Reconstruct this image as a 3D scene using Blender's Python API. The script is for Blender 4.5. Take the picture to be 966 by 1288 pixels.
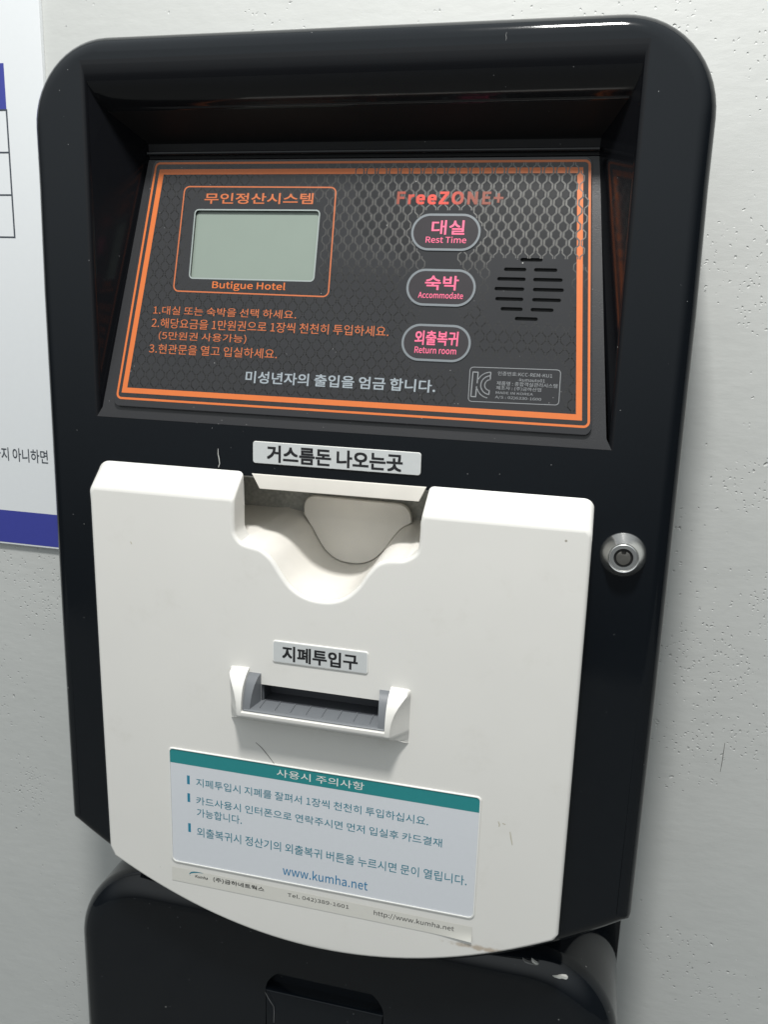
import bpy, bmesh, math, random
from mathutils import Matrix, Vector
from mathutils.geometry import tessellate_polygon

# ------------------------------------------------------------------ clear
for o in list(bpy.data.objects):
    bpy.data.objects.remove(o)
S = bpy.context.scene
COL = S.collection
MM = 0.001
ZF = 1.25                     # height (m) of the measuring origin on the kiosk's front face
rnd = random.Random(7)

# ------------------------------------------------------------------ camera
R_ = [[0.96989245, -0.03047331, 0.24161956],      # camera axes (right, down, forward) in (right, down, inward)
      [0.08470785, 0.97240273, -0.21738792],
      [-0.22832699, 0.23130998, 0.9457074]]
def wdir(r): return Vector((r[0], r[2], -r[1]))
cam_d = bpy.data.cameras.new('camera')
cam = bpy.data.objects.new('camera', cam_d)
COL.objects.link(cam)
cx, cy, cz = wdir(R_[0]), -wdir(R_[1]), -wdir(R_[2])
M = Matrix(((cx.x, cy.x, cz.x), (cx.y, cy.y, cz.y), (cx.z, cy.z, cz.z))).to_4x4()
M.translation = Vector((0.14, -0.46, ZF))
cam.matrix_world = M
cam_d.sensor_fit = 'VERTICAL'
cam_d.sensor_height = 36
cam_d.lens = 1088.66 / 1288 * 36
cam_d.clip_start = 0.01
cam_d.clip_end = 50
S.camera = cam

# ------------------------------------------------------------------ world, lamp, exposure
W = bpy.data.worlds.new('World')
S.world = W
W.use_nodes = True
bg = W.node_tree.nodes['Background']
wt = W.node_tree
wco = wt.nodes.new('ShaderNodeTexCoord')
wdot = wt.nodes.new('ShaderNodeVectorMath'); wdot.operation = 'DOT_PRODUCT'
wt.links.new(wco.outputs['Generated'], wdot.inputs[0]); wdot.inputs[1].default_value = (-0.12, -0.52, 0.85)   # added fill: world brightened from above, front, slightly left
wmr = wt.nodes.new('ShaderNodeMapRange'); wmr.interpolation_type = 'SMOOTHSTEP'
wt.links.new(wdot.outputs['Value'], wmr.inputs[0])
wmr.inputs[1].default_value = 0.12; wmr.inputs[2].default_value = 0.92
wmr.inputs[3].default_value = 0.05; wmr.inputs[4].default_value = 0.80
bg.inputs[0].default_value = (0.94, 1.0, 1.02, 1)
wt.links.new(wmr.outputs[0], bg.inputs[1])
L = bpy.data.lights.new('ceiling_lamp', 'AREA')
L.shape = 'RECTANGLE'; L.size = 0.11; L.size_y = 0.13
L.energy = 13.4
L.color = (1.0, 0.985, 0.955)
lo = bpy.data.objects.new('ceiling_lamp', L)
COL.objects.link(lo)
lo.location = (0.09, -0.48, 2.1)
lo.rotation_euler = (Vector((0, 0, 1.1)) - Vector(lo.location)).to_track_quat('-Z', 'Y').to_euler()
S.view_settings.view_transform = 'Standard'
S.view_settings.look = 'None'
S.view_settings.exposure = 0.12
S.view_settings.gamma = 1

# Blender's own bundled sans-serif (falls back to the built-in font)
FONT = None
try:
    import os
    fd_ = bpy.utils.system_resource('DATAFILES', path='fonts')
    FONT = bpy.data.fonts.load(os.path.join(fd_, 'Noto Sans CJK Regular.woff2'))
except Exception:
    pass

# ------------------------------------------------------------------ materials
def nodes(name):
    m = bpy.data.materials.new(name)
    m.use_nodes = True
    nt = m.node_tree
    return m, nt, nt.nodes['Principled BSDF']

def N(nt, typ, **kw):
    n = nt.nodes.new(typ)
    for k, v in kw.items():
        if k in n.inputs: n.inputs[k].default_value = v
        else: setattr(n, k, v)
    return n

def math_n(nt, op, a, b=None, clamp=False):
    n = nt.nodes.new('ShaderNodeMath'); n.operation = op; n.use_clamp = clamp
    for i, v in enumerate((a, b)):
        if v is None: continue
        if isinstance(v, (int, float)): n.inputs[i].default_value = v
        else: nt.links.new(v, n.inputs[i])
    return n.outputs[0]

def mixc(nt, fac, a, b):
    n = nt.nodes.new('ShaderNodeMix'); n.data_type = 'RGBA'
    if isinstance(fac, (int, float)): n.inputs[0].default_value = fac
    else: nt.links.new(fac, n.inputs[0])
    for i, v in ((6, a), (7, b)):
        if isinstance(v, tuple): n.inputs[i].default_value = (*v[:3], 1)
        else: nt.links.new(v, n.inputs[i])
    return n.outputs[2]

def ramp(nt, v, a, b):                      # 0 below a, 1 above b
    n = nt.nodes.new('ShaderNodeMapRange'); n.interpolation_type = 'SMOOTHSTEP'
    nt.links.new(v, n.inputs[0]); n.inputs[1].default_value = a; n.inputs[2].default_value = b
    return n.outputs[0]

def specks(nt, vec, scale, radius, share):   # scattered dust grains
    v = N(nt, 'ShaderNodeTexVoronoi', Scale=scale)
    nt.links.new(vec, v.inputs['Vector'])
    sep = nt.nodes.new('ShaderNodeSeparateColor'); nt.links.new(v.outputs['Color'], sep.inputs[0])
    on = math_n(nt, 'LESS_THAN', sep.outputs[0], share)
    near = math_n(nt, 'LESS_THAN', v.outputs['Distance'], radius)
    return math_n(nt, 'MULTIPLY', on, near)

def mat(name, col, rough=0.5, metal=0.0, spec=0.5, grain=0.04, gscale=300, bump=0.0, bscale=400, coat=0.0, dust=0.0, smudge=0.0):
    m, nt, p = nodes(name)
    tc = nt.nodes.new('ShaderNodeTexCoord').outputs['Object']
    no = N(nt, 'ShaderNodeTexNoise', Scale=gscale, Detail=4.0)
    nt.links.new(tc, no.inputs['Vector'])
    c = mixc(nt, no.outputs[0], tuple(x * (1 - grain) for x in col), tuple(min(1, x * (1 + grain)) for x in col))
    if dust:
        c = mixc(nt, specks(nt, tc, 210, 0.085, dust), c, (0.5, 0.5, 0.48))
        c = mixc(nt, specks(nt, tc, 520, 0.10, dust * 1.2), c, (0.33, 0.33, 0.33))
    nt.links.new(c, p.inputs['Base Color'])
    p.inputs['Metallic'].default_value = metal
    p.inputs['Specular IOR Level'].default_value = spec
    p.inputs['Coat Weight'].default_value = coat
    p.inputs['Coat Roughness'].default_value = 0.08
    if smudge:
        n2 = N(nt, 'ShaderNodeTexNoise', Scale=22.0, Detail=5.0, Distortion=0.6)
        nt.links.new(tc, n2.inputs['Vector'])
        r = nt.nodes.new('ShaderNodeMapRange')
        nt.links.new(n2.outputs[0], r.inputs[0])
        r.inputs[1].default_value = 0.3; r.inputs[2].default_value = 0.75
        r.inputs[3].default_value = rough - smudge; r.inputs[4].default_value = rough + smudge
        nt.links.new(r.outputs[0], p.inputs['Roughness'])
    else:
        p.inputs['Roughness'].default_value = rough
    if bump:
        n3 = N(nt, 'ShaderNodeTexNoise', Scale=bscale, Detail=2.0)
        nt.links.new(tc, n3.inputs['Vector'])
        b = N(nt, 'ShaderNodeBump', Strength=bump, Distance=0.0004)
        nt.links.new(n3.outputs[0], b.inputs['Height'])
        nt.links.new(b.outputs[0], p.inputs['Normal'])
    return m

def glow(name, col, strength, base=(0.3, 0.02, 0.04)):
    m = mat(name, base, 0.4)
    p = m.node_tree.nodes['Principled BSDF']
    p.inputs['Emission Color'].default_value = (*col, 1)
    p.inputs['Emission Strength'].default_value = strength
    return m

M_BLACK = mat('black_gloss_plastic', (0.0045, 0.0062, 0.0085), 0.09, spec=0.42, bump=0.02, bscale=90, dust=0.012, smudge=0.05)
M_RECESS = mat('black_recess_plastic', (0.006, 0.0065, 0.008), 0.11, spec=0.40, bump=0.02, bscale=90, dust=0.01, smudge=0.05)
M_MATT = mat('black_matt_plastic', (0.010, 0.010, 0.011), 0.5, spec=0.25, bump=0.2, bscale=1500, dust=0.01)
M_SURROUND = mat('black_satin_plastic', (0.022, 0.022, 0.024), 0.38, bump=0.25, bscale=1800, dust=0.03, smudge=0.05)
M_PANEL = mat('smoked_panel_acrylic', (0.022, 0.022, 0.024), 0.2, spec=0.5, grain=0.12, gscale=1500, dust=0.03, smudge=0.05)
M_ORANGE = mat('orange_print', (0.62, 0.155, 0.035), 0.35, grain=0.05)
M_ORANGE_TXT = mat('orange_text_print', (0.50, 0.135, 0.045), 0.4)
M_GREYPRINT = mat('grey_text_print', (0.30, 0.34, 0.37), 0.4)
M_KC = mat('fine_grey_print', (0.24, 0.25, 0.26), 0.4)
M_RIM = mat('button_outline_print', (0.17, 0.19, 0.205), 0.4)
M_BTN = mat('button_membrane', (0.030, 0.026, 0.029), 0.25, grain=0.1)
M_LCD = mat('lcd_glass', (0.225, 0.27, 0.235), 0.18, grain=0.03, gscale=60, smudge=0.06)
M_LCDRIM = mat('lcd_window_edge', (0.30, 0.34, 0.33), 0.3)
M_SLOTBLACK = mat('speaker_black', (0.004, 0.004, 0.004), 0.6)
M_PINK = glow('lit_pink_text', (1.0, 0.17, 0.32), 0.9, (0.12, 0.02, 0.03))
M_LED = glow('green_led', (0.25, 1.0, 0.1), 1.0, (0.05, 0.3, 0.03))
M_DARKGREY = mat('dark_grey_plastic', (0.075, 0.08, 0.09), 0.4)
M_GREY = mat('grey_slot_plastic', (0.15, 0.16, 0.172), 0.38, bump=0.1, bscale=1500)
M_TRAY = mat('tray_white_plastic', (0.80, 0.775, 0.725), 0.33, grain=0.06, gscale=70)
M_BACKWALL = mat('dusty_grey_plate', (0.42, 0.42, 0.39), 0.7, grain=0.5, gscale=500)
M_FLAP = mat('ivory_flap_plastic', (0.80, 0.765, 0.70), 0.35, grain=0.07, gscale=60)
M_LABEL = mat('silver_label', (0.56, 0.58, 0.58), 0.42, grain=0.03)
M_LABELRIM = mat('label_edge_plastic', (0.78, 0.78, 0.75), 0.3)
M_INK = mat('black_ink', (0.012, 0.012, 0.014), 0.5)
M_TEAL = mat('teal_print', (0.022, 0.235, 0.245), 0.4, grain=0.05)
M_TEALTXT = mat('teal_text_print', (0.025, 0.20, 0.275), 0.45)
M_CYAN = mat('cyan_bar_print', (0.02, 0.21, 0.33), 0.45)
M_URL = mat('blue_text_print', (0.02, 0.20, 0.40), 0.45)
M_STICKER = mat('pale_sticker_paper', (0.65, 0.675, 0.71), 0.38, grain=0.02)
M_STRIP = mat('ivory_sticker_paper', (0.66, 0.65, 0.60), 0.45, grain=0.02)
M_HEADTXT = mat('white_text_print', (0.75, 0.78, 0.75), 0.5)
M_CHROME = mat('chrome', (0.92, 0.91, 0.89), 0.24, metal=1.0, grain=0.1, gscale=120, smudge=0.08)
M_STEEL = mat('worn_steel', (0.38, 0.36, 0.33), 0.3, metal=1.0, grain=0.2, gscale=500)
M_POSTER = mat('white_board_print', (0.70, 0.725, 0.74), 0.3, grain=0.015)
M_NAVY = mat('blue_board_print', (0.045, 0.055, 0.30), 0.3, grain=0.05)
M_TABLE = mat('dark_line_print', (0.05, 0.06, 0.075), 0.5)
M_CHIP = mat('chipped_paint', (0.55, 0.55, 0.52), 0.7)
M_SCUFF = mat('scuff_mark', (0.50, 0.47, 0.38), 0.5)
M_WEAR = mat('worn_plastic', (0.20, 0.20, 0.20), 0.5)
M_HAIR = mat('scratch_line', (0.10, 0.10, 0.09), 0.6)
M_FLOOR = mat('grey_concrete', (0.22, 0.22, 0.21), 0.6, grain=0.2, gscale=20, bump=0.2, bscale=120)

# white cover: faint grime, brown stain near the lower right rim
def cover_material():
    m = mat('white_cover_plastic', (0.735, 0.725, 0.69), 0.36, grain=0.025, gscale=25, bump=0.03, bscale=700)
    nt = m.node_tree; p = nt.nodes['Principled BSDF']
    base = p.inputs['Base Color'].links[0].from_socket
    tc = nt.nodes.new('ShaderNodeTexCoord').outputs['Object']
    n = N(nt, 'ShaderNodeTexNoise', Scale=35.0, Detail=6.0, Roughness=0.65)
    nt.links.new(tc, n.inputs['Vector'])
    grime = math_n(nt, 'MULTIPLY', ramp(nt, n.outputs[0], 0.55, 0.8), 0.25)
    c = mixc(nt, grime, base, (0.55, 0.53, 0.47))
    c = mixc(nt, specks(nt, tc, 75, 0.05, 0.10), c, (0.35, 0.33, 0.28))
    # stain
    mp = N(nt, 'ShaderNodeMapping'); nt.links.new(tc, mp.inputs[0])
    mp.inputs['Location'].default_value = (-0.104, 0.0, 0.1245); mp.vector_type = 'POINT'
    vl = nt.nodes.new('ShaderNodeVectorMath'); vl.operation = 'MULTIPLY'
    nt.links.new(mp.outputs[0], vl.inputs[0]); vl.inputs[1].default_value = (34, 0.0, 330)
    ln = nt.nodes.new('ShaderNodeVectorMath'); ln.operation = 'LENGTH'
    nt.links.new(vl.outputs[0], ln.inputs[0])
    n2 = N(nt, 'ShaderNodeTexNoise', Scale=260.0, Detail=5.0); nt.links.new(tc, n2.inputs['Vector'])
    d = math_n(nt, 'ADD', ln.outputs['Value'], math_n(nt, 'MULTIPLY', n2.outputs[0], 1.2))
    st = math_n(nt, 'SUBTRACT', 1.0, ramp(nt, d, 0.7, 1.4))
    c = mixc(nt, math_n(nt, 'MULTIPLY', st, 0.6), c, (0.34, 0.23, 0.12))
    nt.links.new(c, p.inputs['Base Color'])
    return m
M_COVER = cover_material()

# FreeZONE+ lettering: red lamp behind it, brightest around the second e and the Z
def backlit_material():
    m = mat('backlit_orange_text', (0.22, 0.05, 0.026), 0.4)
    nt = m.node_tree; p = nt.nodes['Principled BSDF']
    tc = nt.nodes.new('ShaderNodeTexCoord').outputs['Object']
    sp = nt.nodes.new('ShaderNodeSeparateXYZ'); nt.links.new(tc, sp.inputs[0])
    d = math_n(nt, 'ABSOLUTE', math_n(nt, 'ADD', sp.outputs[0], 0.009))
    k = math_n(nt, 'SUBTRACT', 1.0, ramp(nt, d, 0.0, 0.024))
    p.inputs['Emission Color'].default_value = (1.0, 0.025, 0.03, 1)
    nt.links.new(math_n(nt, 'MULTIPLY', k, 0.6), p.inputs['Emission Strength'])
    return m
M_BACKLIT = backlit_material()

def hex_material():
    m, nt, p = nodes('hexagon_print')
    a = nt.nodes.new('ShaderNodeAttribute'); a.attribute_name = 'veiled_ink'
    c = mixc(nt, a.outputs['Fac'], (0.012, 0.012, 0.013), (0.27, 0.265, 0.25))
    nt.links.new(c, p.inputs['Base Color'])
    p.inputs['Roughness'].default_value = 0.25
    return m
M_HEX = hex_material()

def wall_material():
    m, nt, p = nodes('painted_plaster')
    tc = nt.nodes.new('ShaderNodeTexCoord').outputs['Object']
    big = N(nt, 'ShaderNodeTexNoise', Scale=5.0, Detail=4.0); nt.links.new(tc, big.inputs['Vector'])
    c = mixc(nt, big.outputs[0], (0.485, 0.50, 0.485), (0.55, 0.56, 0.545))
    # trowel grain, stretched along the wall
    mp = N(nt, 'ShaderNodeMapping'); nt.links.new(tc, mp.inputs[0])
    mp.inputs['Rotation'].default_value = (0, 0.25, 0)
    mp.inputs['Scale'].default_value = (0.35, 1, 1)
    tr = N(nt, 'ShaderNodeTexNoise', Scale=190.0, Detail=5.0, Roughness=0.6); nt.links.new(mp.outputs[0], tr.inputs['Vector'])
    lump = N(nt, 'ShaderNodeTexNoise', Scale=28.0, Detail=3.0); nt.links.new(tc, lump.inputs['Vector'])
    # pits gathered in patches
    patch = N(nt, 'ShaderNodeTexNoise', Scale=11.0, Detail=2.0); nt.links.new(tc, patch.inputs['Vector'])
    wob = N(nt, 'ShaderNodeTexNoise', Scale=240.0, Detail=2.0); nt.links.new(tc, wob.inputs['Vector'])
    wv = nt.nodes.new('ShaderNodeVectorMath'); wv.operation = 'MULTIPLY_ADD'
    nt.links.new(wob.outputs['Color'], wv.inputs[0]); wv.inputs[1].default_value = (0.004, 0.004, 0.004); nt.links.new(tc, wv.inputs[2])
    def pits(scale, rad, share, sharp):
        v = N(nt, 'ShaderNodeTexVoronoi', Scale=scale); nt.links.new(wv.outputs[0], v.inputs['Vector'])
        sep = nt.nodes.new('ShaderNodeSeparateColor'); nt.links.new(v.outputs['Color'], sep.inputs[0])
        thr = math_n(nt, 'MULTIPLY', ramp(nt, patch.outputs[0], 0.48, 0.70), share)
        on = math_n(nt, 'LESS_THAN', sep.outputs[0], thr)
        return math_n(nt, 'MULTIPLY', on, math_n(nt, 'SUBTRACT', 1.0, ramp(nt, v.outputs['Distance'], rad * sharp, rad)))
    p1 = pits(150, 0.20, 0.18, 0.1); p2 = pits(380, 0.36, 0.55, 0.05)
    pit = math_n(nt, 'MAXIMUM', p1, math_n(nt, 'MULTIPLY', p2, 0.6))
    h = math_n(nt, 'ADD', math_n(nt, 'MULTIPLY', tr.outputs[0], 0.24), math_n(nt, 'MULTIPLY', lump.outputs[0], 0.9))
    h = math_n(nt, 'SUBTRACT', h, math_n(nt, 'MULTIPLY', pit, 1.0))
    b = N(nt, 'ShaderNodeBump', Strength=0.75, Distance=0.0010)
    nt.links.new(h, b.inputs['Height']); nt.links.new(b.outputs[0], p.inputs['Normal'])
    nt.links.new(c, p.inputs['Base Color'])
    p.inputs['Roughness'].default_value = 0.55
    return m
M_WALL = wall_material()

# ------------------------------------------------------------------ mesh helpers (all measures in mm on the kiosk: x right, y into the wall, z up)
CENTRE = {}

def link(name, bm, m, parent=None, smooth=28, wn=True, kind=None, label=None, mats=None):
    """bmesh in kiosk mm -> one mesh object whose origin is its own centre"""
    lo_ = Vector((1e9,) * 3); hi_ = Vector((-1e9,) * 3)
    for v in bm.verts:
        for i in range(3):
            lo_[i] = min(lo_[i], v.co[i]); hi_[i] = max(hi_[i], v.co[i])
    c = (lo_ + hi_) / 2
    for v in bm.verts: v.co = (v.co - c) * MM
    me = bpy.data.meshes.new(name)
    bm.to_mesh(me); bm.free()
    for mm in (mats or [m]): me.materials.append(mm)
    if smooth:
        for p in me.polygons: p.use_smooth = True
        me.set_sharp_from_angle(angle=math.radians(smooth))
    o = bpy.data.objects.new(name, me)
    COL.objects.link(o)
    wc = Vector((c.x * MM, c.y * MM, c.z * MM + ZF))
    CENTRE[o.name] = wc
    if parent is not None:
        o.parent = parent
        o.location = wc - CENTRE[parent.name]
    else:
        o.location = wc
    if smooth and wn:
        w = o.modifiers.new('weighted_normals', 'WEIGHTED_NORMAL'); w.keep_sharp = True; w.weight = 90
    if kind: o['kind'] = kind
    if label: o['label'] = label
    return o

def rpoly(pts, seg=6):
    """polygon with rounded corners; pts = (x, z, radius)"""
    out = []
    n = len(pts)
    for i in range(n):
        x, z, r = pts[i]
        a = Vector(pts[i - 1][:2]); b = Vector((x, z)); c = Vector(pts[(i + 1) % n][:2])
        if r <= 0: out.append((x, z)); continue
        u = (a - b).normalized(); v = (c - b).normalized()
        ang = math.acos(max(-1, min(1, u.dot(v))))
        t = r / math.tan(ang / 2)
        p0 = b + u * t; p1 = b + v * t
        ctr = b + (u + v).normalized() * (r / math.sin(ang / 2))
        a0 = math.atan2(p0.y - ctr.y, p0.x - ctr.x); a1 = math.atan2(p1.y - ctr.y, p1.x - ctr.x)
        d = (a1 - a0 + math.pi) % (2 * math.pi) - math.pi
        for k in range(seg + 1):
            t_ = a0 + d * k / seg
            out.append((ctr.x + r * math.cos(t_), ctr.y + r * math.sin(t_)))
    return out

def inset(poly, d):
    """offset a counter-clockwise polygon inwards by d"""
    n = len(poly); out = []
    for i in range(n):
        p = Vector(poly[i]); a = p - Vector(poly[i - 1]); b = Vector(poly[(i + 1) % n]) - p
        if a.length < 1e-6: a = b
        if b.length < 1e-6: b = a
        na = Vector((-a.y, a.x)).normalized(); nb = Vector((-b.y, b.x)).normalized()
        s = na + nb
        if s.length < 1e-6: s = na
        s.normalize()
        k = max(0.45, s.dot(na))
        q = p + s * (d / k)
        out.append((q.x, q.y))
    return out

def ccw(poly):
    a = sum(poly[i - 1][0] * poly[i][1] - poly[i][0] * poly[i - 1][1] for i in range(len(poly)))
    return poly if a > 0 else poly[::-1]

def cap(bm, loops):
    vs = [v for l in loops for v in l]
    tris = tessellate_polygon([[v.co.copy() for v in l] for l in loops])
    for t in tris:
        try: bm.faces.new([vs[i] for i in t])
        except ValueError: pass

def strip_rows(bm, rows, close=True):
    for a, b in zip(rows, rows[1:]):
        n = len(a)
        for i in range(n if close else n - 1):
            j = (i + 1) % n
            try: bm.faces.new((a[i], a[j], b[j], b[i]))
            except ValueError: pass

def ident(x, y, z): return (x, y, z)

TH = math.radians(14)
ZP = -69.3
def onpanel(x, d, v):
    """panel coordinates: x, v up the slope, d inward from the panel plane"""
    return (x, v * math.sin(TH) + d * math.cos(TH), ZP + v * math.cos(TH) - d * math.sin(TH))

def plate(poly, y0, y1, fillet=0.0, fseg=4, fn=ident, holes=(), hole_depth=None, back=True, bm=None, fdepth=None):
    """solid with outline poly: front at y0, back at y1 (y0 < y1), rounded front edge, holes cut right through"""
    bm = bm or bmesh.new()
    poly = ccw(poly)
    rows = []
    fd = fillet if fdepth is None else fdepth
    if fillet > 0:
        for k in range(fseg + 1):
            t = math.pi / 2 * k / fseg
            q = inset(poly, fillet * (1 - math.sin(t)))
            y = y0 + fd * (1 - math.cos(t))
            rows.append([bm.verts.new(fn(x, y, z)) for x, z in q])
    else:
        rows.append([bm.verts.new(fn(x, y0, z)) for x, z in poly])
    rows.append([bm.verts.new(fn(x, y1, z)) for x, z in poly])
    strip_rows(bm, rows)
    floops, bloops = [rows[0]], [rows[-1]]
    for h in holes:
        h = ccw(h)[::-1]
        a = [bm.verts.new(fn(x, y0, z)) for x, z in h]
        b = [bm.verts.new(fn(x, y1, z)) for x, z in h]
        strip_rows(bm, [a, b]); floops.append(a); bloops.append(b)
    cap(bm, floops)
    if back: cap(bm, bloops)
    bmesh.ops.recalc_face_normals(bm, faces=bm.faces)
    return bm

def sheet(poly, y, fn=ident, holes=(), bm=None):
    bm = bm or bmesh.new()
    loops = [[bm.verts.new(fn(x, y, z)) for x, z in ccw(poly)]]
    for h in holes: loops.append([bm.verts.new(fn(x, y, z)) for x, z in ccw(h)[::-1]])
    cap(bm, loops)
    return bm

def rect(x0, x1, z0, z1, r=0, seg=5):
    return rpoly([(x0, z0, r), (x1, z0, r), (x1, z1, r), (x0, z1, r)], seg)

def box(x0, x1, y0, y1, z0, z1, bm=None, fillet=0):
    return plate(rect(x0, x1, z0, z1), y0, y1, fillet, 3, bm=bm)

def capsule(x0, x1, z0, z1, seg=8):
    r = (z1 - z0) / 2 * 0.999
    return rect(x0, x1, z0, z1, r, seg)

def ring(poly, w, y, fn=ident, bm=None):
    """flat printed line of width w just inside poly"""
    bm = bm or bmesh.new()
    poly = ccw(poly); q = inset(poly, w)
    a = [bm.verts.new(fn(x, y, z)) for x, z in poly]
    b = [bm.verts.new(fn(x, y, z)) for x, z in q]
    strip_rows(bm, [a, b])
    return bm

def text_bm(s, x0, x1, z0, z1, y, fn=ident, bold=0.0, shear=0.0, spacing=1.0, res=3, bm=None, skew=0.0):
    """lettering fitted into the box x0..x1, z0..z1 as flat mesh"""
    cu = bpy.data.curves.new('lettering', 'FONT')
    cu.body = s; cu.size = 1.0
    if FONT: cu.font = FONT
    cu.shear = shear; cu.space_character = spacing
    cu.resolution_u = res; cu.fill_mode = 'FRONT'
    ob = bpy.data.objects.new('lettering', cu)
    COL.objects.link(ob)
    dg = bpy.context.evaluated_depsgraph_get()
    dg.update()
    me = ob.evaluated_get(dg).to_mesh()
    xs = [v.co.x for v in me.vertices]; zs = [v.co.y for v in me.vertices]
    a, b, c, d = min(xs), max(xs), min(zs), max(zs)
    bm = bm or bmesh.new()
    e = max(0.0, bold) * (z1 - z0) * 0.62            # heavier strokes: overlapping copies, each a hair above the last
    x0 += e; x1 -= e; z0 += e; z1 -= e
    sh = ((0, 0),) if e <= 0 else ((-e, -e), (e, -e), (e, e), (-e, e), (0, 0))
    for lay, (ex, ez) in enumerate(sh):
        vs = []
        for v in me.vertices:
            x = x0 + (v.co.x - a) / (b - a) * (x1 - x0) + ex
            z = z0 + (v.co.y - c) / (d - c) * (z1 - z0) + ez
            vs.append(bm.verts.new(fn(x, y - lay * 0.012, z)))
        for p in me.polygons:
            try: bm.faces.new([vs[i] for i in p.vertices])
            except ValueError: pass
    ob.evaluated_get(dg).to_mesh_clear()
    bpy.data.objects.remove(ob); bpy.data.curves.remove(cu)
    return bm

def lathe(profile, cx_, cz_, seg=48, bm=None):
    """profile = (radius, y)"""
    bm = bm or bmesh.new()
    rows = []
    for r, y in profile:
        if r == 0: rows.append([bm.verts.new((cx_, y, cz_))])
        else: rows.append([bm.verts.new((cx_ + r * math.cos(2 * math.pi * k / seg), y, cz_ + r * math.sin(2 * math.pi * k / seg))) for k in range(seg)])
    for a, b in zip(rows, rows[1:]):
        for k in range(seg):
            j = (k + 1) % seg
            if len(a) == 1: bm.faces.new((a[0], b[j], b[k]))
            elif len(b) == 1: bm.faces.new((a[k], a[j], b[0]))
            else: bm.faces.new((a[k], a[j], b[j], b[k]))
    bmesh.ops.recalc_face_normals(bm, faces=bm.faces)
    return bm

# ------------------------------------------------------------------ the setting
YW = 110.0
FLOOR = -ZF / MM
bm = bmesh.new()
q = [bm.verts.new(p) for p in ((-3000, -2500, FLOOR), (3000, -2500, FLOOR), (3000, YW, FLOOR), (-3000, YW, FLOOR))]
bm.faces.new(q)
link('floor', bm, M_FLOOR, kind='structure', smooth=0)

wall = link('wall', box(-2000, 2000, YW, YW + 150, FLOOR, 1450), M_WALL, smooth=0)
wall['label'] = 'pale grey painted plaster wall with small pits behind the kiosk'
wall['category'] = 'wall'

# ------------------------------------------------------------------ notice board on the wall
YB = YW - 3.5
poster = bpy.data.objects.new('notice_board', None)
COL.objects.link(poster)
poster.location = (-0.45, YW * MM, ZF - 0.191)
CENTRE[poster.name] = Vector(poster.location)
poster['label'] = 'white printed notice board with blue bars and a ruled table, left of the kiosk'
poster['category'] = 'notice'
bd = link('board', plate(rect(-700, -246, -191, 330, 1.0), YB, YW - 0.3, 0.6, 2), M_POSTER, poster)
link('blue_bar', sheet(rect(-699, -246.6, -189.3, -163.4), YB - 0.15), M_NAVY, poster, smooth=0)
link('blue_header', sheet(rect(-660, -276, 124.6, 154.5), YB - 0.15), M_NAVY, poster, smooth=0)
bm = bmesh.new()
for z in (124.6, 97, 68.7, 40.0): sheet(rect(-660, -275.4, z - .5, z + .5), YB - 0.20, bm=bm)
sheet(rect(-276.6, -275.4, 39.5, 124.0), YB - 0.24, bm=bm)
link('table_lines', bm, M_TABLE, poster, smooth=0)
link('notice_text', text_bm('출입을 하지 아니하면', -334.0, -259.8, -124.0, -113.6, YB - 0.2, bold=0.012), M_TABLE, poster, smooth=0)

# ------------------------------------------------------------------ the kiosk
kiosk = bpy.data.objects.new('payment_kiosk', None)
COL.objects.link(kiosk)
kiosk.location = (0, 0.06, 0)
CENTRE[kiosk.name] = Vector(kiosk.location)
kiosk['label'] = 'black wall kiosk with white coin cover, lit buttons and small grey display'
kiosk['category'] = 'payment machine'

# --- housing
def arc_z(x, z0): return z0 + 0.00193 * x * x
out = []
NB = 40
bx = [-181 + 362 * i / NB for i in range(NB + 1)]
bottom = [(-185.2, -343.0), (-184.6, -346.6)] + [(x, arc_z(x, -412)) for x in bx] + [(184.6, -346.6), (185.2, -343.0)]
outline = bottom + [(185.3, -200), (184.6, 0), (183.6, 60)]
topc = rpoly([(185.2, -343, 0), (183.4, 138.3, 47), (-183.4, 138.3, 47), (-185.2, -343, 0)], 14)
outline = outline + [p for p in topc if p[1] > 61] + [(-183.6, 60), (-184.6, 0), (-185.3, -200)]

HR = 150.3                                   # half width of the recess mouth
rim = [(-HR, ZP), (HR, ZP), (HR, 125.5), (-HR, 125.5)]
coin_hole = rect(-84, 84, -170, -98)
slot_hole = rect(-48, 42, -240, -205)
bm = plate(outline, 0, YW - 0.5, 9.0, 7, holes=(), back=False)
# redo the front cap with its openings
bmesh.ops.delete(bm, geom=[f for f in bm.faces if all(abs(v.co.y) < 1e-6 for v in f.verts)], context='FACES_ONLY')
bm.verts.ensure_lookup_table()
front = bm.verts[:len(outline)]
loops = [front]
for h in (rim, coin_hole, slot_hole):
    loops.append([bm.verts.new((x, 0, z)) for x, z in ccw(h)[::-1]])
cap(bm, loops)
# walls of the two hidden openings
for l in loops[2:]:
    strip_rows(bm, [l, [bm.verts.new((v.co.x, 80, v.co.z)) for v in l]])
bmesh.ops.recalc_face_normals(bm, faces=bm.faces)
housing = link('housing', bm, M_BLACK, kiosk)

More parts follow.
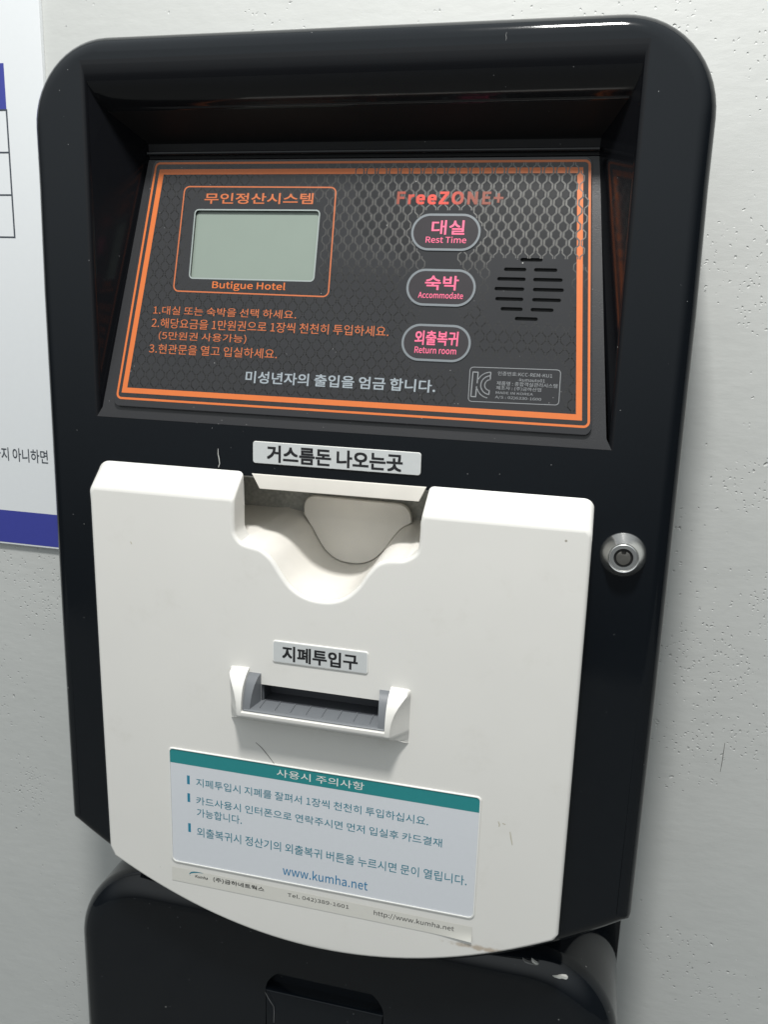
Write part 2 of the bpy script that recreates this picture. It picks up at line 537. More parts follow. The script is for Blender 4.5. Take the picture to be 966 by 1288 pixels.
# --- recess: side walls and hood, sunk into the housing
hood = [(0, 125.5), (0.1, 123.4), (0.4, 121), (1.0, 118.2), (1.9, 115.4), (3.1, 112.6), (4.7, 110), (6.7, 107.6), (8.9, 105.6), (10.7, 104.3), (11.9, 103.4), (12.7, 102.6), (13.4, 102.0), (15, 101.2), (25, 95.6), (36.2, 89.6), (37.0, 88.6), (37.3, 84.0), (37.6, 80.5)]
def hw(y):
    if y < 2.6:
        return 147.6 + 2.7 * (1 - math.sqrt(max(0, 1 - ((2.6 - y) / 2.6) ** 2)))
    return 147.6 - 17.4 * (y - 2.6) / 34.7
def hood_z(y):
    for (a, za), (b, zb) in zip(hood, hood[1:]):
        if a <= y <= b: return za + (zb - za) * (y - a) / (b - a)
    return hood[-1][1]
bm = bmesh.new()
ys = sorted(set([0, 0.15, 0.4, 0.8, 1.4, 2.0, 2.6, 5, 12] + [y for y, z in hood]))
strip_rows(bm, [[bm.verts.new((-hw(y), y, hood_z(y))) for y in ys], [bm.verts.new((hw(y), y, hood_z(y))) for y in ys]], close=False)
for f in bm.faces:                            # the underside of the hood is moulded matt
    if min(v.co.y for v in f.verts) > 13.3: f.material_index = 1
for s in (-1, 1):
    a = [bm.verts.new((s * hw(y), y, hood_z(y))) for y in ys]
    b = [bm.verts.new((s * hw(y), y, max(ZP, ZP + y / math.tan(TH) - 6))) for y in ys]
    strip_rows(bm, [a, b], close=False)
bmesh.ops.remove_doubles(bm, verts=bm.verts, dist=0.02)
recess = link('recess_hood', bm, M_RECESS, kiosk, smooth=30, mats=[M_RECESS, M_MATT])
link('ledge', box(-130.6, 130.6, 34.6, 37.8, 82.2, 84.2, fillet=0.8), M_RECESS, kiosk)

# --- sloping control panel
sur = [(-149.6, 0.05), (149.6, 0.05), (146.4, 6), (130.6, 154), (-130.6, 154), (-146.4, 6)]
panel = link('control_panel', plate(sur, 0, 6, 0.25, 2, fn=onpanel), M_SURROUND, kiosk)
TT = 2.0                                      # thickness of the acrylic front
acr = rpoly([(-138.4, 6.8, 4), (138.6, 6.8, 4), (126.6, 153.2, 4), (-126.4, 153.2, 4)], 5)
lcd_hole = rect(-96.3, -20.6, 83.9, 123.5, 2.2, 5)
slots = []
for v, xs in ((98.0, ((94.0, 105.7),)), (92.7, ((85.8, 97.6), (101.7, 113.8))), (87.5, ((82.6, 97.7), (101.7, 117.0))),
              (82.2, ((81.6, 97.4), (102.0, 118.1))), (76.8, ((82.5, 97.4), (102.1, 117.1))), (71.5, ((85.8, 97.5), (101.7, 113.7))),
              (66.5, ((93.8, 105.9),))):
    for a, b in xs: slots.append(capsule(a, b, v - 0.95, v + 0.95, 4))
fascia = link('fascia', plate(acr, -TT, -0.02, 0.35, 2, fn=onpanel, holes=[lcd_hole] + slots), M_PANEL, panel)
P0 = -TT - 0.06
def print_on_panel(name, bm, m, parent=None, **k): return link(name, bm, m, parent or fascia, smooth=0, **k)

lcd = link('display', sheet(rect(-97, -20, 83, 124), -0.25, onpanel), M_LCD, panel, smooth=0)
link('display_edge', ring(rect(-96.9, -20.0, 83.3, 124.1, 2.6, 5), 0.75, P0, onpanel), M_LCDRIM, panel, smooth=0)
link('speaker_grille', sheet(rect(79, 120, 64, 101, 4), -0.15, onpanel), M_SLOTBLACK, panel, smooth=0)

# printed frame lines
bm = bmesh.new()
thin = rpoly([(-136.9, 11.0, 3.2), (137.6, 10.6, 3.2), (126.2, 151.2, 3.2), (-124.6, 151.6, 3.2)], 5)
ring(thin, 1.25, P0, onpanel, bm)
thick = [(-133.4, 14.9), (133.2, 14.4), (122.6, 147.2), (-121.6, 147.4)]
ring(thick, 3.1, P0, onpanel, bm)
print_on_panel('orange_frame', bm, M_ORANGE)
print_on_panel('display_frame', ring(rpoly([(-106.3, 75.6, 3.5), (-10.6, 74.8, 3.5), (-11.6, 137.0, 3.5), (-104.8, 137.6, 3.5)], 5), 0.75, P0, onpanel), M_ORANGE_TXT)

# hexagon chain pattern
def inside(poly, x, z):
    c = False
    for i in range(len(poly)):
        (x0, z0), (x1, z1) = poly[i - 1], poly[i]
        if (z0 > z) != (z1 > z) and x < (x1 - x0) * (z - z0) / (z1 - z0) + x0: c = not c
    return c
bm = bmesh.new()
veiled_ink = bm.verts.layers.float.new('veiled_ink')
inner_thick = inset(ccw(thick), 3.1)
acr_in = inset(ccw(acr), 0.6)
def line_quad(p, q, w, kp, kq, y):
    d = (Vector(q) - Vector(p)).normalized()
    n = Vector((-d.y, d.x)) * w / 2; e = d * w * 0.2
    vs = [bm.verts.new(onpanel(a[0] + t * e.x + s_ * n.x, y, a[1] + t * e.y + s_ * n.y)) for a, s_, t in ((p, 1, -1), (p, -1, -1), (q, -1, 1), (q, 1, 1))]
    for v, k in zip(vs, (kp, kp, kq, kq)): v[veiled_ink] = k
    bm.faces.new(vs)
def smooth(a, b, t):
    t = max(0.0, min(1.0, (t - a) / (b - a))); return t * t * (3 - 2 * t)
def veiled_ink_at(X, V):  # fade down and left paints the panel's reflection veil into the print
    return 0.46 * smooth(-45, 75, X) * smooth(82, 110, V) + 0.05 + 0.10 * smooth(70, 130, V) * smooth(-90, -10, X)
half = [(0.55, -4.25), (0.55, -3.0), (2.35, -1.3), (2.35, 1.3), (0.55, 3.0), (0.55, 4.25)]
for i in range(-44, 45):
    for j in range(0, 20):
        X = i * 3.25 + 1.0; V = j * 8.5 + (4.25 if i % 2 else 0) + 1
        if not all(inside(acr_in, X + a, V + b) for a in (-2.9, 2.9) for b in (-5, 5)): continue
        on_frame = not all(inside(inner_thick, X + a, V + b) for a in (-2.9, 2.9) for b in (-5, 5))
        if -100 < X < -17 and 77.5 < V < 130: continue
        if any((X - 52.7) ** 2 / 23.0 ** 2 + (V - c) ** 2 / 14.6 ** 2 < 1 for c in (112, 81.8, 51.7)): continue
        if 78 < X < 122 and 61 < V < 103: continue
        if 69 < X < 124 and 17 < V < 46: continue
        k0 = veiled_ink_at(X, V)
        over = on_frame and k0 > 0.3
        y = P0 - 0.03 if over else P0 + 0.03
        ks = [veiled_ink_at(X, V + p[1]) * (0.9 + 0.2 * rnd.random()) for p in half]
        for s_ in (-1, 1):
            for m_ in range(5):
                line_quad((X + s_ * half[m_][0], V + half[m_][1]), (X + s_ * half[m_ + 1][0], V + half[m_ + 1][1]), 0.6, ks[m_], ks[m_ + 1], y)
        core8 = [(1.6, 0.9), (1.6, -0.9), (0.45, -2.1), (-0.45, -2.1), (-1.6, -0.9), (-1.6, 0.9), (-0.45, 2.1), (0.45, 2.1)]
        if not over and k0 > 0.3:
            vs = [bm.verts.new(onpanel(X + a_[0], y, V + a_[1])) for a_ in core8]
            for v in vs: v[veiled_ink] = 0.0
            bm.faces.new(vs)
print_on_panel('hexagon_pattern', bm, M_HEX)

# lettering on the fascia
def ptext(name, s, x0, x1, v0, v1, m, bold=0.0, parent=None, lift=0.0, **k):
    return print_on_panel(name, text_bm(s, x0, x1, v0, v1, P0 - 0.08 - lift, onpanel, bold, **k), m, parent)
ptext('title_text', '무인정산시스템', -91.3, -24.8, 127.1, 133.4, M_ORANGE_TXT, 0.03)
ptext('hotel_text', 'Butigue Hotel', -81.6, -36.8, 76.9, 82.4, M_ORANGE, 0.022)
ptext('brand_text', 'FreeZONE+', 23.6, 82.2, 127.2, 134.4, M_BACKLIT, 0.075, shear=0.0, spacing=1.08)
bm = bmesh.new()
for s, x0, x1, v0, v1 in (('1.대실 또는 숙박을 선택 하세요.', -117.5, -28.8, 61.9, 66.9), ('2.해당요금을 1만원권으로 1장씩 천천히 투입하세요.', -117.8, 25.6, 54.0, 59.8),
                          ('(5만원권 사용가능)', -112.6, -57.6, 46.7, 52.0), ('3.현관문을 열고 입실하세요.', -118.0, -38.2, 38.9, 44.6)):
    text_bm(s, x0, x1, v0, v1, P0 - 0.08, onpanel, 0.004, bm=bm)
print_on_panel('instruction_text', bm, M_ORANGE_TXT)
ptext('warning_text', '미성년자의 출입을 엄금 합니다.', -56.0, 54.3, 24.6, 31.6, M_GREYPRINT, 0.03)

# KC mark and approval text
bm = ring(rpoly([(72.6, 21.0, 2), (120.8, 21.6, 2), (120.3, 40.4, 2), (72.1, 39.8, 2)], 4), 0.35, P0 - 0.05, onpanel)
print_on_panel('approval_frame', bm, M_KC)
bm = bmesh.new()
def pl_line(pts, w):
    for p, q in zip(pts, pts[1:]):
        d = (Vector(q) - Vector(p)).normalized() * (w * 0.3); n = Vector((-d.y, d.x)).normalized() * w / 2
        P = Vector(p) - d; Q = Vector(q) + d
        bm.faces.new([bm.verts.new(onpanel(a.x, P0 - 0.06, a.y)) for a in (P + n, P - n, Q - n, Q + n)])
pl_line([(74.0, 23.8), (74.0, 37.0), (76.8, 37.0), (76.8, 31.2)], 0.55)
pl_line([(74.0, 23.8), (76.6, 23.8), (76.6, 29.2)], 0.55)
def arcp(cx_, cv, r, a0, a1, n=12): return [(cx_ + r * math.cos(math.radians(a0 + (a1 - a0) * i / n)), cv + r * math.sin(math.radians(a0 + (a1 - a0) * i / n))) for i in range(n + 1)]
pl_line([(76.8, 33.0)] + arcp(83.6, 30.4, 6.9, 150, 92), 0.55)
pl_line([(83.6, 37.2), (83.6, 35.6)], 0.55)
pl_line(arcp(83.8, 30.4, 5.0, 92, 268, 18), 0.55)
pl_line(arcp(83.8, 30.4, 2.9, 92, 268, 14), 0.55)
pl_line([(83.6, 33.2), (83.6, 35.4)], 0.55); pl_line([(83.6, 27.5), (83.6, 25.4)], 0.55)
pl_line([(76.6, 28.4)] + arcp(83.6, 30.4, 6.9, 205, 262), 0.55)
print_on_panel('approval_mark', bm, M_KC)
bm = bmesh.new()
for s, x0, x1, v0, v1 in (('인증번호:KCC-REM-KU1', 87.4, 116.0, 35.8, 38.0), ('-kumauto01', 98.3, 112.4, 33.2, 35.0), ('제품명 : 종합객실관리시스템', 87.2, 119.1, 30.6, 32.8),
                          ('제조자 : (주)금하산업', 87.1, 110.9, 28.0, 30.2), ('MADE IN KOREA', 87.2, 106.8, 26.0, 27.3), ('A/S : 02)6330-1600', 87.0, 111.3, 23.2, 25.1)):
    text_bm(s, x0, x1, v0, v1, P0 - 0.06, onpanel, 0.006, bm=bm)
print_on_panel('approval_text', bm, M_KC)

# lit buttons
for c, s1, a0, a1, s2, b0, b1 in ((112.0, '대실', 44.6, 62.8, 'Rest Time', 41.9, 64.2), (81.8, '숙박', 43.6, 62.1, 'Accommodate', 40.4, 65.1), (51.7, '외출복귀', 40.6, 64.5, 'Return room', 41.1, 64.0)):
    b = link('button', plate(capsule(33.4, 71.6, c - 10.1, c + 10.1, 12), P0 - 0.45, P0 + 0.05, 0.4, 3, fn=onpanel), M_BTN, panel)
    link('button_outline', ring(capsule(33.4, 71.6, c - 10.1, c + 10.1, 12), 1.25, P0 - 0.53, onpanel), M_RIM, b, smooth=0)
    bm = text_bm(s1, a0, a1, c - 1.4, c + 6.5, P0 - 0.55, onpanel, 0.03)
    text_bm(s2, b0, b1, c - 5.9, c - 2.4, P0 - 0.55, onpanel, 0.018, bm=bm)
    link('button_text', bm, M_PINK, b, smooth=0)

# --- change label above the coin tray
def sign(name, x0, x1, z0, z1, y, s, tx0, tx1, tz0, tz1, bold, rimw):
    t = link(name, plate(rect(x0 - rimw, x1 + rimw, z0 - rimw, z1 + rimw, 1.6), y - 0.7, y + 0.3, 0.3, 2), M_LABELRIM, kiosk if y == 0 else cover)
    link('label_face', sheet(rect(x0, x1, z0, z1, 1.2), y - 0.78), M_LABEL, t, smooth=0)
    link('label_text', text_bm(s, tx0, tx1, tz0, tz1, y - 0.86, bold=bold), M_INK, t, smooth=0)
    return t
sign('change_label', -49.3, 48.8, -89.8, -77.6, 0, '거스름돈 나오는곳', -40.9, 38.9, -88.9, -78.9, 0.05, 0.25)

# --- white cover
wave = [(-55.0, -96.0), (-55.0, -106.5), (-55.2, -124.0), (-54.4, -129.6), (-50.8, -133.8), (-46.0, -135.0), (-41.0, -136.0), (-36.8, -138.0), (-31.7, -142.4), (-26.5, -149.9),
        (-20.5, -157.2), (-11.5, -162.2), (0.0, -163.4), (10.4, -160.6), (18.8, -153.2), (24.3, -144.8), (29.8, -138.4), (35.3, -135.6), (40.0, -134.9), (45.0, -134.4), (50.6, -130.8), (52.6, -125.6), (52.9, -110.0), (53.4, -96.0)]
def catmull(p, n=4):
    out = []
    for i in range(len(p) - 1):
        p0 = p[max(0, i - 1)]; p1 = p[i]; p2 = p[i + 1]; p3 = p[min(len(p) - 1, i + 2)]
        for k in range(n):
            t = k / n
            out.append(tuple(0.5 * (2 * p1[a] + (p2[a] - p0[a]) * t + (2 * p0[a] - 5 * p1[a] + 4 * p2[a] - p3[a]) * t * t + (-p0[a] + 3 * p1[a] - 3 * p2[a] + p3[a]) * t ** 3) for a in (0, 1)))
    out.append(p[-1])
    return out
low = catmull(wave[1:-1], 4)
CT = -16.0
BZ, TZ = -108.2, -95.6                        # lower and upper edge of the sloping top
nb = 36
cb = [(-142 + 284 * i / nb) for i in range(nb + 1)]
front_pts = []                                # (x, z, xback, zback)
def add(x, z, xb=None, zb=None): front_pts.append((x, z, x if xb is None else xb, z if zb is None else zb))
for x, z in [(-144.9, -348.5)] + [(x, arc_z(x, -394.2)) for x in cb] + [(144.3, -351.0)]:
    add(x, z)
add(144.2, -250); add(143.9, -150)
add(143.6, -116, 143.4, -108)
for k in range(7):                            # top right corner
    t = math.pi / 2 * k / 6
    add(138.6 + 5 * math.cos(t), BZ - 5 + 5 * math.sin(t), 137.9 + 5.5 * math.cos(t), TZ - 5.5 + 5.5 * math.sin(t))
add(100, BZ, 100, TZ); add(70, BZ, 70, TZ)
for k in range(4):
    t = math.pi / 2 * k / 3
    add(56.4 - 3 * math.sin(t), BZ - 3 + 3 * math.cos(t), 57.0 - 3 * math.sin(t), TZ - 3 + 3 * math.cos(t))
for x, z in low[::-1][1:-1]:
    if z < -113: add(x, z)
for k in range(4):
    t = math.pi / 2 * k / 3
    add(-58.0 + 3 * math.cos(t), BZ - 3 + 3 * math.sin(t), -58.6 + 3 * math.cos(t), TZ - 3 + 3 * math.sin(t))
add(-80, BZ, -80, TZ); add(-110, BZ, -110, TZ)
for k in range(7):
    t = math.pi / 2 * k / 6
    add(-142.2 - 5 * math.sin(t), BZ - 5 + 5 * math.cos(t), -142.0 - 8 * math.sin(t), TZ - 8 + 8 * math.cos(t))
add(-147.0, -118, -148.5, -112); add(-146.2, -230, -147.2, -230)
fo = [(p[0], p[1]) for p in front_pts]; bo = [(p[2], p[3]) for p in front_pts]
bm = bmesh.new()
rows = []
fr = 2.3
for k in range(6):
    t = math.pi / 2 * k / 5
    q = inset(fo, fr * (1 - math.sin(t)))
    sc = 0.10 * (1 - math.cos(t)) * fr / 1.6
    rows.append([bm.verts.new((x + (b[0] - f[0]) * sc, CT + fr * (1 - math.cos(t)), z + (b[1] - f[1]) * sc)) for (x, z), f, b in zip(q, fo, bo)])
def lerp_row(s, y): return [bm.verts.new((f[0] + (b[0] - f[0]) * s, y, f[1] + (b[1] - f[1]) * s)) for f, b in zip(fo, bo)]
rows.append(lerp_row(0.93, -1.0)); rows.append(lerp_row(1.0, -0.2))
strip_rows(bm, rows)
slot_open = rect(-38.6, 33.6, -232.0, -219.4)
hole_f = [bm.verts.new((x, CT, z)) for x, z in ccw(slot_open)[::-1]]
hole_b = [bm.verts.new((x, -0.2, z)) for x, z in ccw(slot_open)[::-1]]
strip_rows(bm, [hole_f, hole_b])
cap(bm, [rows[0], hole_f]); cap(bm, [rows[-1], hole_b])
bmesh.ops.recalc_face_normals(bm, faces=bm.faces)
cover = link('coin_cover', bm, M_COVER, kiosk, smooth=32)

# --- coin tray behind the notch
fl = [(-84, -134.6), (-60, -134.6)] + [p for p in low if p[1] < -133.5] + [(60, -134.0), (84, -134.0)]
bm = bmesh.new()
YB2 = 62.0
rows = []
for i in range(9):
    s = i / 8; y = CT + 2.2 + (YB2 - CT - 2.2) * s
    rows.append([bm.verts.new((x * (1 - 0.03 * s) - 1.0 * s, y, z + 0.3 + 3.5 * s)) for x, z in fl])
strip_rows(bm, rows, close=False)
under = [[bm.verts.new((v.co.x, v.co.y, v.co.z - 2.0)) for v in (rows[0], rows[-1])[k]] for k in (0, 1)]
strip_rows(bm, [rows[0], under[0]], close=False); strip_rows(bm, [under[0], under[1]], close=False); strip_rows(bm, [under[1], rows[-1]], close=False)
for x0, x1, y0, y1, z0, z1 in ((-83.6, -82.6, 0.6, YB2, -140, -98.6), (82.6, 83.6, 0.6, YB2, -140, -98.6), (-83, 83, 3.6, YB2, -99.6, -98.4)):
    box(x0, x1, y0, y1, z0, z1, bm)
bmesh.ops.recalc_face_normals(bm, faces=bm.faces)
# the stretch inside the cover stays within the notch
tray = link('coin_tray', bm, M_TRAY, kiosk, smooth=40)
link('tray_back', box(-84, 84, YB2, YB2 + 2, -168, -98), M_BACKWALL, kiosk, smooth=0)
def bent(x, y, z):
    return (x, y + 0.0035 * x * x + (z + 158) * 0.03, z)
tong = [(-37.0, -131.5)] + [(x * 0.97 - 0.6, z + 3.7) for x, z in low if -33.5 < x < 33.5] + [(34.2, -131.0)]
tongue = tong + [p for p in rpoly([(34.2, -131.0, 0), (32.5, -119.0, 9), (-37.5, -118.6, 8), (-37.0, -131.5, 0)], 7)[1:-1]]
link('coin_flap', plate(tongue, YB2 - 14, YB2 - 11.5, 0.8, 3, fn=bent), M_FLAP, kiosk)
bm = plate([(-45.6, -105.0), (48.8, -104.8), (52.8, -96.2), (-50.4, -96.4)], -0.8, 3.0, 0.5, 2)
link('tray_lip', bm, M_FLAP, kiosk)

# --- banknote slot
sign('slot_label', -30.6, 25.8, -203.4, -191.2, CT, '지폐투입구', -25.2, 20.4, -202.4, -192.9, 0.045, 0.6)
# white surround: base outline on the cover, narrower outline on its front
def loft(rows_pts, capends=True):
    bm = bmesh.new()
    rows = [[bm.verts.new(p) for p in r] for r in rows_pts]
    strip_rows(bm, rows)
    if capends: cap(bm, [rows[0]]); cap(bm, [rows[-1]])
    bmesh.ops.recalc_face_normals(bm, faces=bm.faces)
    return bm
horns = bmesh.new()
rowsz = [(-209.9, 0.0, 0.42), (-210.2, 0.09, 0.30), (-210.9, 0.20, 0.18), (-212.4, 0.38, 0.17), (-214.6, 0.57, 0.34), (-217.6, 0.75, 0.55), (-221.4, 0.88, 0.76), (-226, 0.96, 0.91), (-230, 1.0, 0.98), (-234.2, 1.0, 1.0), (-235.6, 0.96, 1.0), (-236.8, 0.85, 0.98), (-240.2, 0.40, 0.62), (-243.6, -0.02, 0.0)]
for s_, xi, xo in ((-1, -46.0, -58.0), (1, 40.2, 51.6)):
    rr = []
    for z, g, c in rowsz:
        yf = CT - 13.5 * g; xr = xo + (xi + s_ * 2.6 - xo) * c
        d = min(1.0, 13.5 * max(g, 0) * 0.12)
        rr.append([(xi, CT + 0.4, z), (xi, yf, z), (xr - s_ * 0.9 * min(1, g * 3), yf, z), (xr + s_ * 0.25, yf + d * 0.35, z), (xr + s_ * 1.0 * min(1, g * 2), yf + d * 1.5 + (0.3 if g > 0 else 0), z), (xo + s_ * 0.3, CT + 0.4, z)])
    b2 = loft(rr)
    me = bpy.data.meshes.new('t'); b2.to_mesh(me); b2.free(); horns.from_mesh(me); bpy.data.meshes.remove(me)
# lower lip between the horns
lip = [(CT - 13.5, -232.4), (CT - 13.5, -234.0), (CT - 13.0, -235.6), (CT - 11.6, -236.6), (CT - 5.4, -240.2), (CT + 0.3, -243.6), (CT + 0.3, -233.4), (CT - 12.5, -232.0)]
b2 = loft([[(x, y, z) for y, z in lip] for x in (-46.02, 40.22)])
me = bpy.data.meshes.new('t'); b2.to_mesh(me); b2.free(); horns.from_mesh(me); bpy.data.meshes.remove(me)
slot = link('banknote_slot', horns, M_COVER, kiosk, smooth=38)
# grey insert: two cheeks and a ribbed ramp
ins = bmesh.new()
def cheek(x0, x1, x0b, x1b):
    prof = [(CT + 3, -212.6), (CT - 0.4, -212.6), (CT - 3.4, -214.0), (CT - 6.6, -217.6), (CT - 9.2, -222.6), (CT - 10.8, -228), (CT - 11.6, -232.6), (CT + 3, -232.6)]
    rows = [[(a + (b_ - a) * (y - CT + 11.6) / 14.6, y, z) for y, z in prof] for a, b_ in ((x0, x0b), (x1, x1b))]
    b2 = loft(rows)
    me = bpy.data.meshes.new('t'); b2.to_mesh(me); b2.free(); ins.from_mesh(me); bpy.data.meshes.remove(me)
cheek(-45.9, -41.5, -45.9, -37.9); cheek(40.1, 35.8, 40.1, 33.0)
ramp_p = [(CT - 11.9, -231.4), (CT - 11.4, -230.9), (CT - 10.4, -230.6), (CT + 1.0, -229.9), (CT + 1.8, -230.4), (CT + 2, -231.8), (CT - 11.9, -231.9)]
b2 = loft([[(x, y, z) for y, z in ramp_p] for x in (-45.0, 39.4)])
me = bpy.data.meshes.new('t'); b2.to_mesh(me); b2.free(); ins.from_mesh(me); bpy.data.meshes.remove(me)
for i in range(8):
    x = -36.4 + 66.4 * i / 7
    b2 = loft([[(x + dx, CT - 9.6, -230.9), (x + dx, CT - 9.0, -229.9), (x + dx, CT + 0.8, -229.3), (x + dx, CT + 1.2, -230.4)] for dx in (-0.32, 0.32)])
    me = bpy.data.meshes.new('t'); b2.to_mesh(me); b2.free(); ins.from_mesh(me); bpy.data.meshes.remove(me)
link('slot_insert', ins, M_GREY, slot, smooth=30)
bm = bmesh.new()                               # dark mouth
for x0, x1, y0, y1, z0, z1 in ((-39, 34, -0.6, 1.5, -233, -212), (-38.5, 33.5, CT + 0.8, 0.5, -219.9, -219.2), (-38.7, -38.35, CT + 0.2, 0.5, -232, -219.3), (33.35, 33.7, CT + 0.2, 0.5, -232, -219.3), (-38.5, 33.5, CT + 1.0, 0.5, -232.2, -231.3)):
    box(x0, x1, y0, y1, z0, z1, bm)
link('slot_mouth', bm, M_DARKGREY, slot, smooth=0)
link('status_light', lathe([(0, -0.95), (0.5, -0.9), (0.6, -0.5)], 3.4, -222.2, 12), M_LED, slot)

# --- instruction sticker
SX0, SX1, SZ0, SZ1 = -99.2, 94.5, -349.4, -270.5
so = rpoly([(SX0, SZ0, 3), (SX1, SZ0, 3), (SX1, SZ1, 2.2), (SX0, SZ1, 2.2)], 4)
st = link('instruction_sticker', plate(so, CT - 0.3, CT + 0.1, 0.15, 1), M_STICKER, cover)
link('sticker_edge', plate(rpoly([(SX0 - .9, SZ0 - .9, 3.6), (SX1 + .9, SZ0 - .9, 3.6), (SX1 + .9, SZ1 + .6, 2.6), (SX0 - .9, SZ1 + .6, 2.6)], 4), CT - 0.75, CT + 0.05, 0.3, 2, holes=[so]), M_LABELRIM, st)
yS = CT - 0.36
link('sticker_header', sheet([p for p in rpoly([(SX0, -280, 0), (SX1, -280, 0), (SX1, SZ1, 2.2), (SX0, SZ1, 2.2)], 4)], yS), M_TEAL, st, smooth=0)
link('header_text', text_bm('사용시 주의사항', -28.7, 26.1, -277.9, -272.7, yS - 0.08, bold=0.008), M_HEADTXT, st, smooth=0)
bm = bmesh.new()
for z0, z1 in ((-293.4, -287.4), (-305.7, -299.7), (-326.9, -320.7)): sheet(rect(-88.0, -86.2, z0, z1), yS, bm=bm)
link('bullet_bars', bm, M_CYAN, st, smooth=0)
bm = bmesh.new()
for s, x0, x1, z0, z1 in (('지폐투입시 지폐를 잘펴서 1장씩 천천히 투입하십시요.', -81.8, 65.2, -293.9, -288.2), ('카드사용시 인터폰으로 연락주시면 먼저 입실후 카드결재', -82.0, 73.9, -306.4, -300.8),
                          ('가능합니다.', -81.7, -51.6, -314.9, -309.0), ('외출복귀시 정산기의 외출복귀 버튼을 누르시면 문이 열립니다.', -82.0, 89.7, -328.9, -322.3)):
    text_bm(s, x0, x1, z0, z1, yS - 0.05, bold=-0.004, bm=bm)
link('sticker_text', bm, M_TEALTXT, st, smooth=0)
link('web_text', text_bm('www.kumha.net', -24.5, 30.0, -344.6, -338.2, yS - 0.05, bold=0.002), M_URL, st, smooth=0)
# maker strip under it, its lower right corner lifting
def curl(x, y, z):
    k = max(0, min(1, (x - 66) / 29)) * max(0, min(1, (-358 - z) / 8))
    return (x, y - 2.2 * k * k, z - (x + 100) * 0.0075)
bm = bmesh.new()
g = [[bm.verts.new(curl(-100.2 + 194.8 * i / 48, CT - 0.25, -364.2 + 9.6 * j / 6)) for i in range(49)] for j in range(7)]
strip_rows(bm, g, close=False)
g2 = [bm.verts.new(curl(-100.2 + 194.8 * i / 48, CT + 0.02, -364.2)) for i in range(49)]
strip_rows(bm, [g[0], g2], close=False)
ms = link('maker_strip', bm, M_STRIP, cover, smooth=40)
bm = text_bm('(주)금하네트웍스', -71.4, -36.9, -359.6, -356.0, CT - 0.33, curl, 0.022)
text_bm('Tel. 042)389-1601', -21.3, 18.5, -359.8, -356.4, CT - 0.33, curl, 0.0, bm=bm)
text_bm('http://www.kumha.net', 34.4, 83.8, -360.6, -356.4, CT - 0.33, curl, -0.004, bm=bm)
text_bm('Kumha', -84.0, -75.2, -359.0, -356.9, CT - 0.33, curl, 0.02, shear=0.2, bm=bm)
link('strip_text', bm, M_INK, ms, smooth=0)
bm = bmesh.new()
a = [(-81.5 + 6.5 * math.cos(math.radians(t)), -357.2 + 2.6 * math.sin(math.radians(t))) for t in range(60, 215, 10)]
n = len(a)
va = [bm.verts.new(curl(x, CT - 0.33, z)) for x, z in a]
vb = [bm.verts.new(curl(x + 0.15, CT - 0.33, z - 0.9 * math.sin(math.pi * i / (n - 1)) - 0.05)) for i, (x, z) in enumerate(a)]
strip_rows(bm, [va, vb], close=False)
link('strip_emblem', bm, M_TEALTXT, ms, smooth=0)

# --- scratches
def scratch(name, pts, w, y, m, parent):
    bm = bmesh.new()
    l_ = []; r_ = []
    for i, (x, z) in enumerate(pts):
        a = Vector(pts[max(0, i - 1)]); b = Vector(pts[min(len(pts) - 1, i + 1)]); d = (b - a).normalized()
        k = w * (0.35 + 0.65 * math.sin(math.pi * (i + .5) / len(pts)))
        l_.append(bm.verts.new((x - d.y * k / 2, y, z + d.x * k / 2))); r_.append(bm.verts.new((x + d.y * k / 2, y, z - d.x * k / 2)))
    strip_rows(bm, [l_, r_], close=False)
    return link(name, bm, m, parent, smooth=0)
scratch('scratch', [(-42.2, -257.8), (-38.5, -260.6), (-34.5, -265.0), (-30.0, -270.4)], 0.5, CT - 0.08, M_HAIR, cover)
scratch('scratch', [(-71.4, -83.4), (-71.5, -86.5), (-70.9, -89.2), (-70.6, -92.2), (-71.4, -94.4)], 0.5, -0.08, M_CHIP, housing)
scratch('scratch', [(82.5, 130.5), (82.2, 129.2), (82.5, 127.8), (82.3, 126.8)], 0.22, -0.1, M_WEAR, housing)

for pts_ in ([(-45.4, -456.8), (-42.5, -462), (-39.4, -466.5)], [(-39.2, -466.5), (-39.0, -472), (-39.2, -480)]):
    scratch('worn_edge', pts_, 0.3, 6.6, M_WEAR, kiosk)
scratch('hairline_crack', [(242.5, -277.5), (242.4, -285), (242.3, -292), (242.0, -299)], 0.4, YW - 0.15, M_HAIR, wall)

# --- lock
lx, lz = 160.3, -124.2
lock = link('lock', lathe([(11.9, 0.2), (11.9, -0.8), (11.3, -1.8), (8.3, -6.6), (7.9, -7.2), (7.4, -7.0), (7.3, -6.0), (0, -6.0)], lx, lz, 64), M_CHROME, kiosk, smooth=25)
link('lock_face', lathe([(7.2, -6.0), (7.2, -6.9), (6.9, -7.1), (5.0, -7.1), (4.9, -6.3)], lx, lz, 48), M_CHROME, lock)
bm = lathe([(4.95, -6.2), (0, -6.2)], lx, lz, 32)
link('keyway', bm, M_SLOTBLACK, lock, smooth=0)
core = [(3.7 * math.cos(math.radians(t)), 3.7 * math.sin(math.radians(t))) for t in range(110, 431, 10)]
core = core + [(0.9, 1.9), (-0.9, 1.9)]
link('lock_core', plate([(lx + x, lz + z) for x, z in core], -7.4, -6.2, 0.25, 2), M_STEEL, lock)

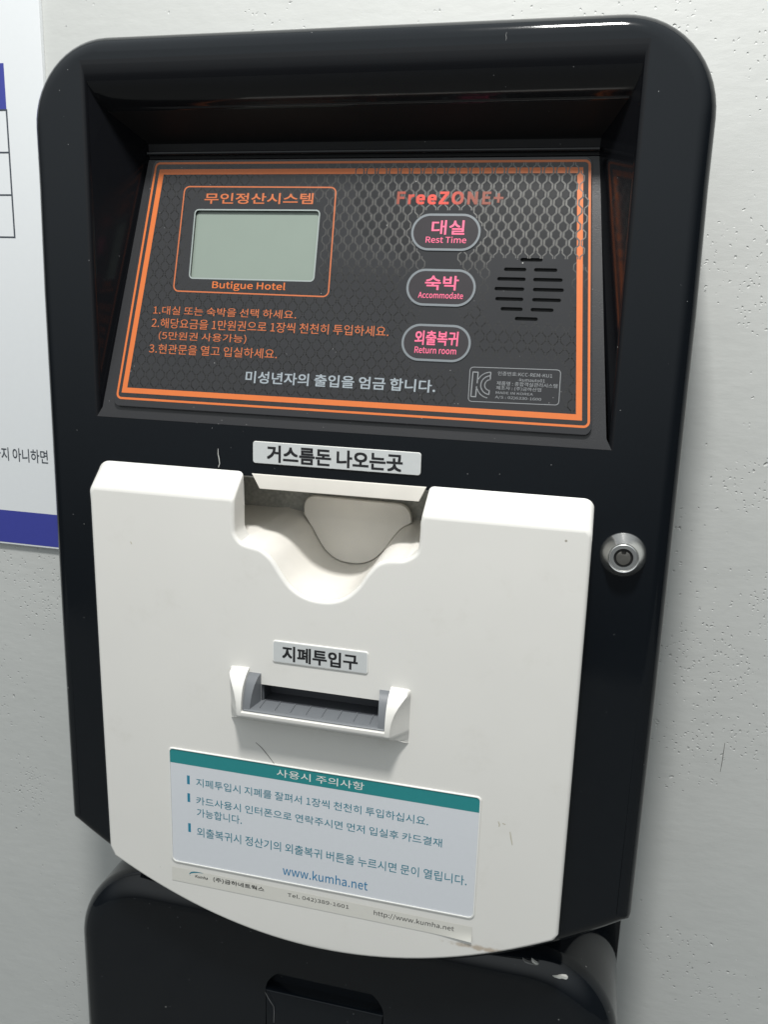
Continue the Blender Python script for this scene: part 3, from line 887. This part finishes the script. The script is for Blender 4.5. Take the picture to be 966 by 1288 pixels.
# --- pedestal under the housing
po = rpoly([(-193, FLOOR + 2, 0), (187, FLOOR + 2, 0), (187, -391, 60), (-193, -391, 60)], 16)
arch = [(-46, -520)] + [(37, -520), (37, -459)] + [(-4.5 + 41.5 * math.cos(math.radians(t)), -456 + 23.5 * math.sin(math.radians(t))) for t in range(5, 180, 9)] + [(-46, -455)]
bm = plate(po, 9, YW - 0.5, 17, 8, back=False)
bmesh.ops.delete(bm, geom=[f for f in bm.faces if all(abs(v.co.y - 9) < 1e-5 for v in f.verts)], context='FACES_ONLY')
bm.verts.ensure_lookup_table()
fl_ = bm.verts[:len(po)]
ha = [bm.verts.new((x, 9, z)) for x, z in ccw(arch)[::-1]]
hb = [bm.verts.new((x * 0.95, 17, z - 1)) for x, z in ccw(arch)[::-1]]
cap(bm, [fl_, ha]); strip_rows(bm, [ha, hb]); cap(bm, [hb])
bmesh.ops.recalc_face_normals(bm, faces=bm.faces)
ped = link('pedestal', bm, M_BLACK, kiosk)
flap = bmesh.new()
rows = []
for y, z, k in ((22, -456, 0), (10.5, -456.2, 0.2), (9.2, -456.8, 0.4), (8.6, -458, 0.8), (7.6, -470, 1.2), (7.0, -482, 1.6), (7, -500, 1.6), (7, -520, 1.6), (9, -530, 3), (16, -520, 0)):
    rows.append([flap.verts.new((x, y, z)) for x in (-46.2 + k, -35 + k * .2, -20, 10, 26 - k * .2, 37.2 - k)])
strip_rows(flap, rows, close=False)
bmesh.ops.recalc_face_normals(flap, faces=flap.faces)
link('receipt_flap', flap, M_BLACK, ped, smooth=25)
link('back_plate', plate(rect(-187, 187, FLOOR + 1, -340), 88, YW - 0.6, 1.5, 2), M_BLACK, kiosk)
for pts, y, m_ in (([(143.2, -401.4), (146.4, -401.3), (149.0, -400.2), (151.6, -400.0), (152.6, -401.0), (151.8, -402.1), (149.2, -401.9), (147.6, -402.6), (144.4, -402.1)], 11.5, M_CHIP),
                   ([(129.6, -393.9), (131.0, -394.8), (134.2, -396.6), (132.6, -396.9), (130.4, -395.9)], 12.8, M_CHIP),
                   ([(124.2, -394.8), (125.4, -395.6), (128.2, -396.4), (133.4, -397.2), (128.8, -397.3), (125.8, -396.7)], 12.6, M_WEAR)):
    link('paint_chip', plate(pts, y - 0.3, y + 1.5), m_, ped, smooth=0)
for pts in ([(105.5, -283.6), (106.4, -285.6), (106.2, -287.0)], [(112.6, -289.0), (113.4, -293.0), (114.4, -297.2)], [(108.0, -284.4), (109.8, -284.9)], [(-121.0, -140.0), (-120.2, -141.5)]):
    scratch('scuff', pts, 0.7, CT - 0.06, M_SCUFF, cover)
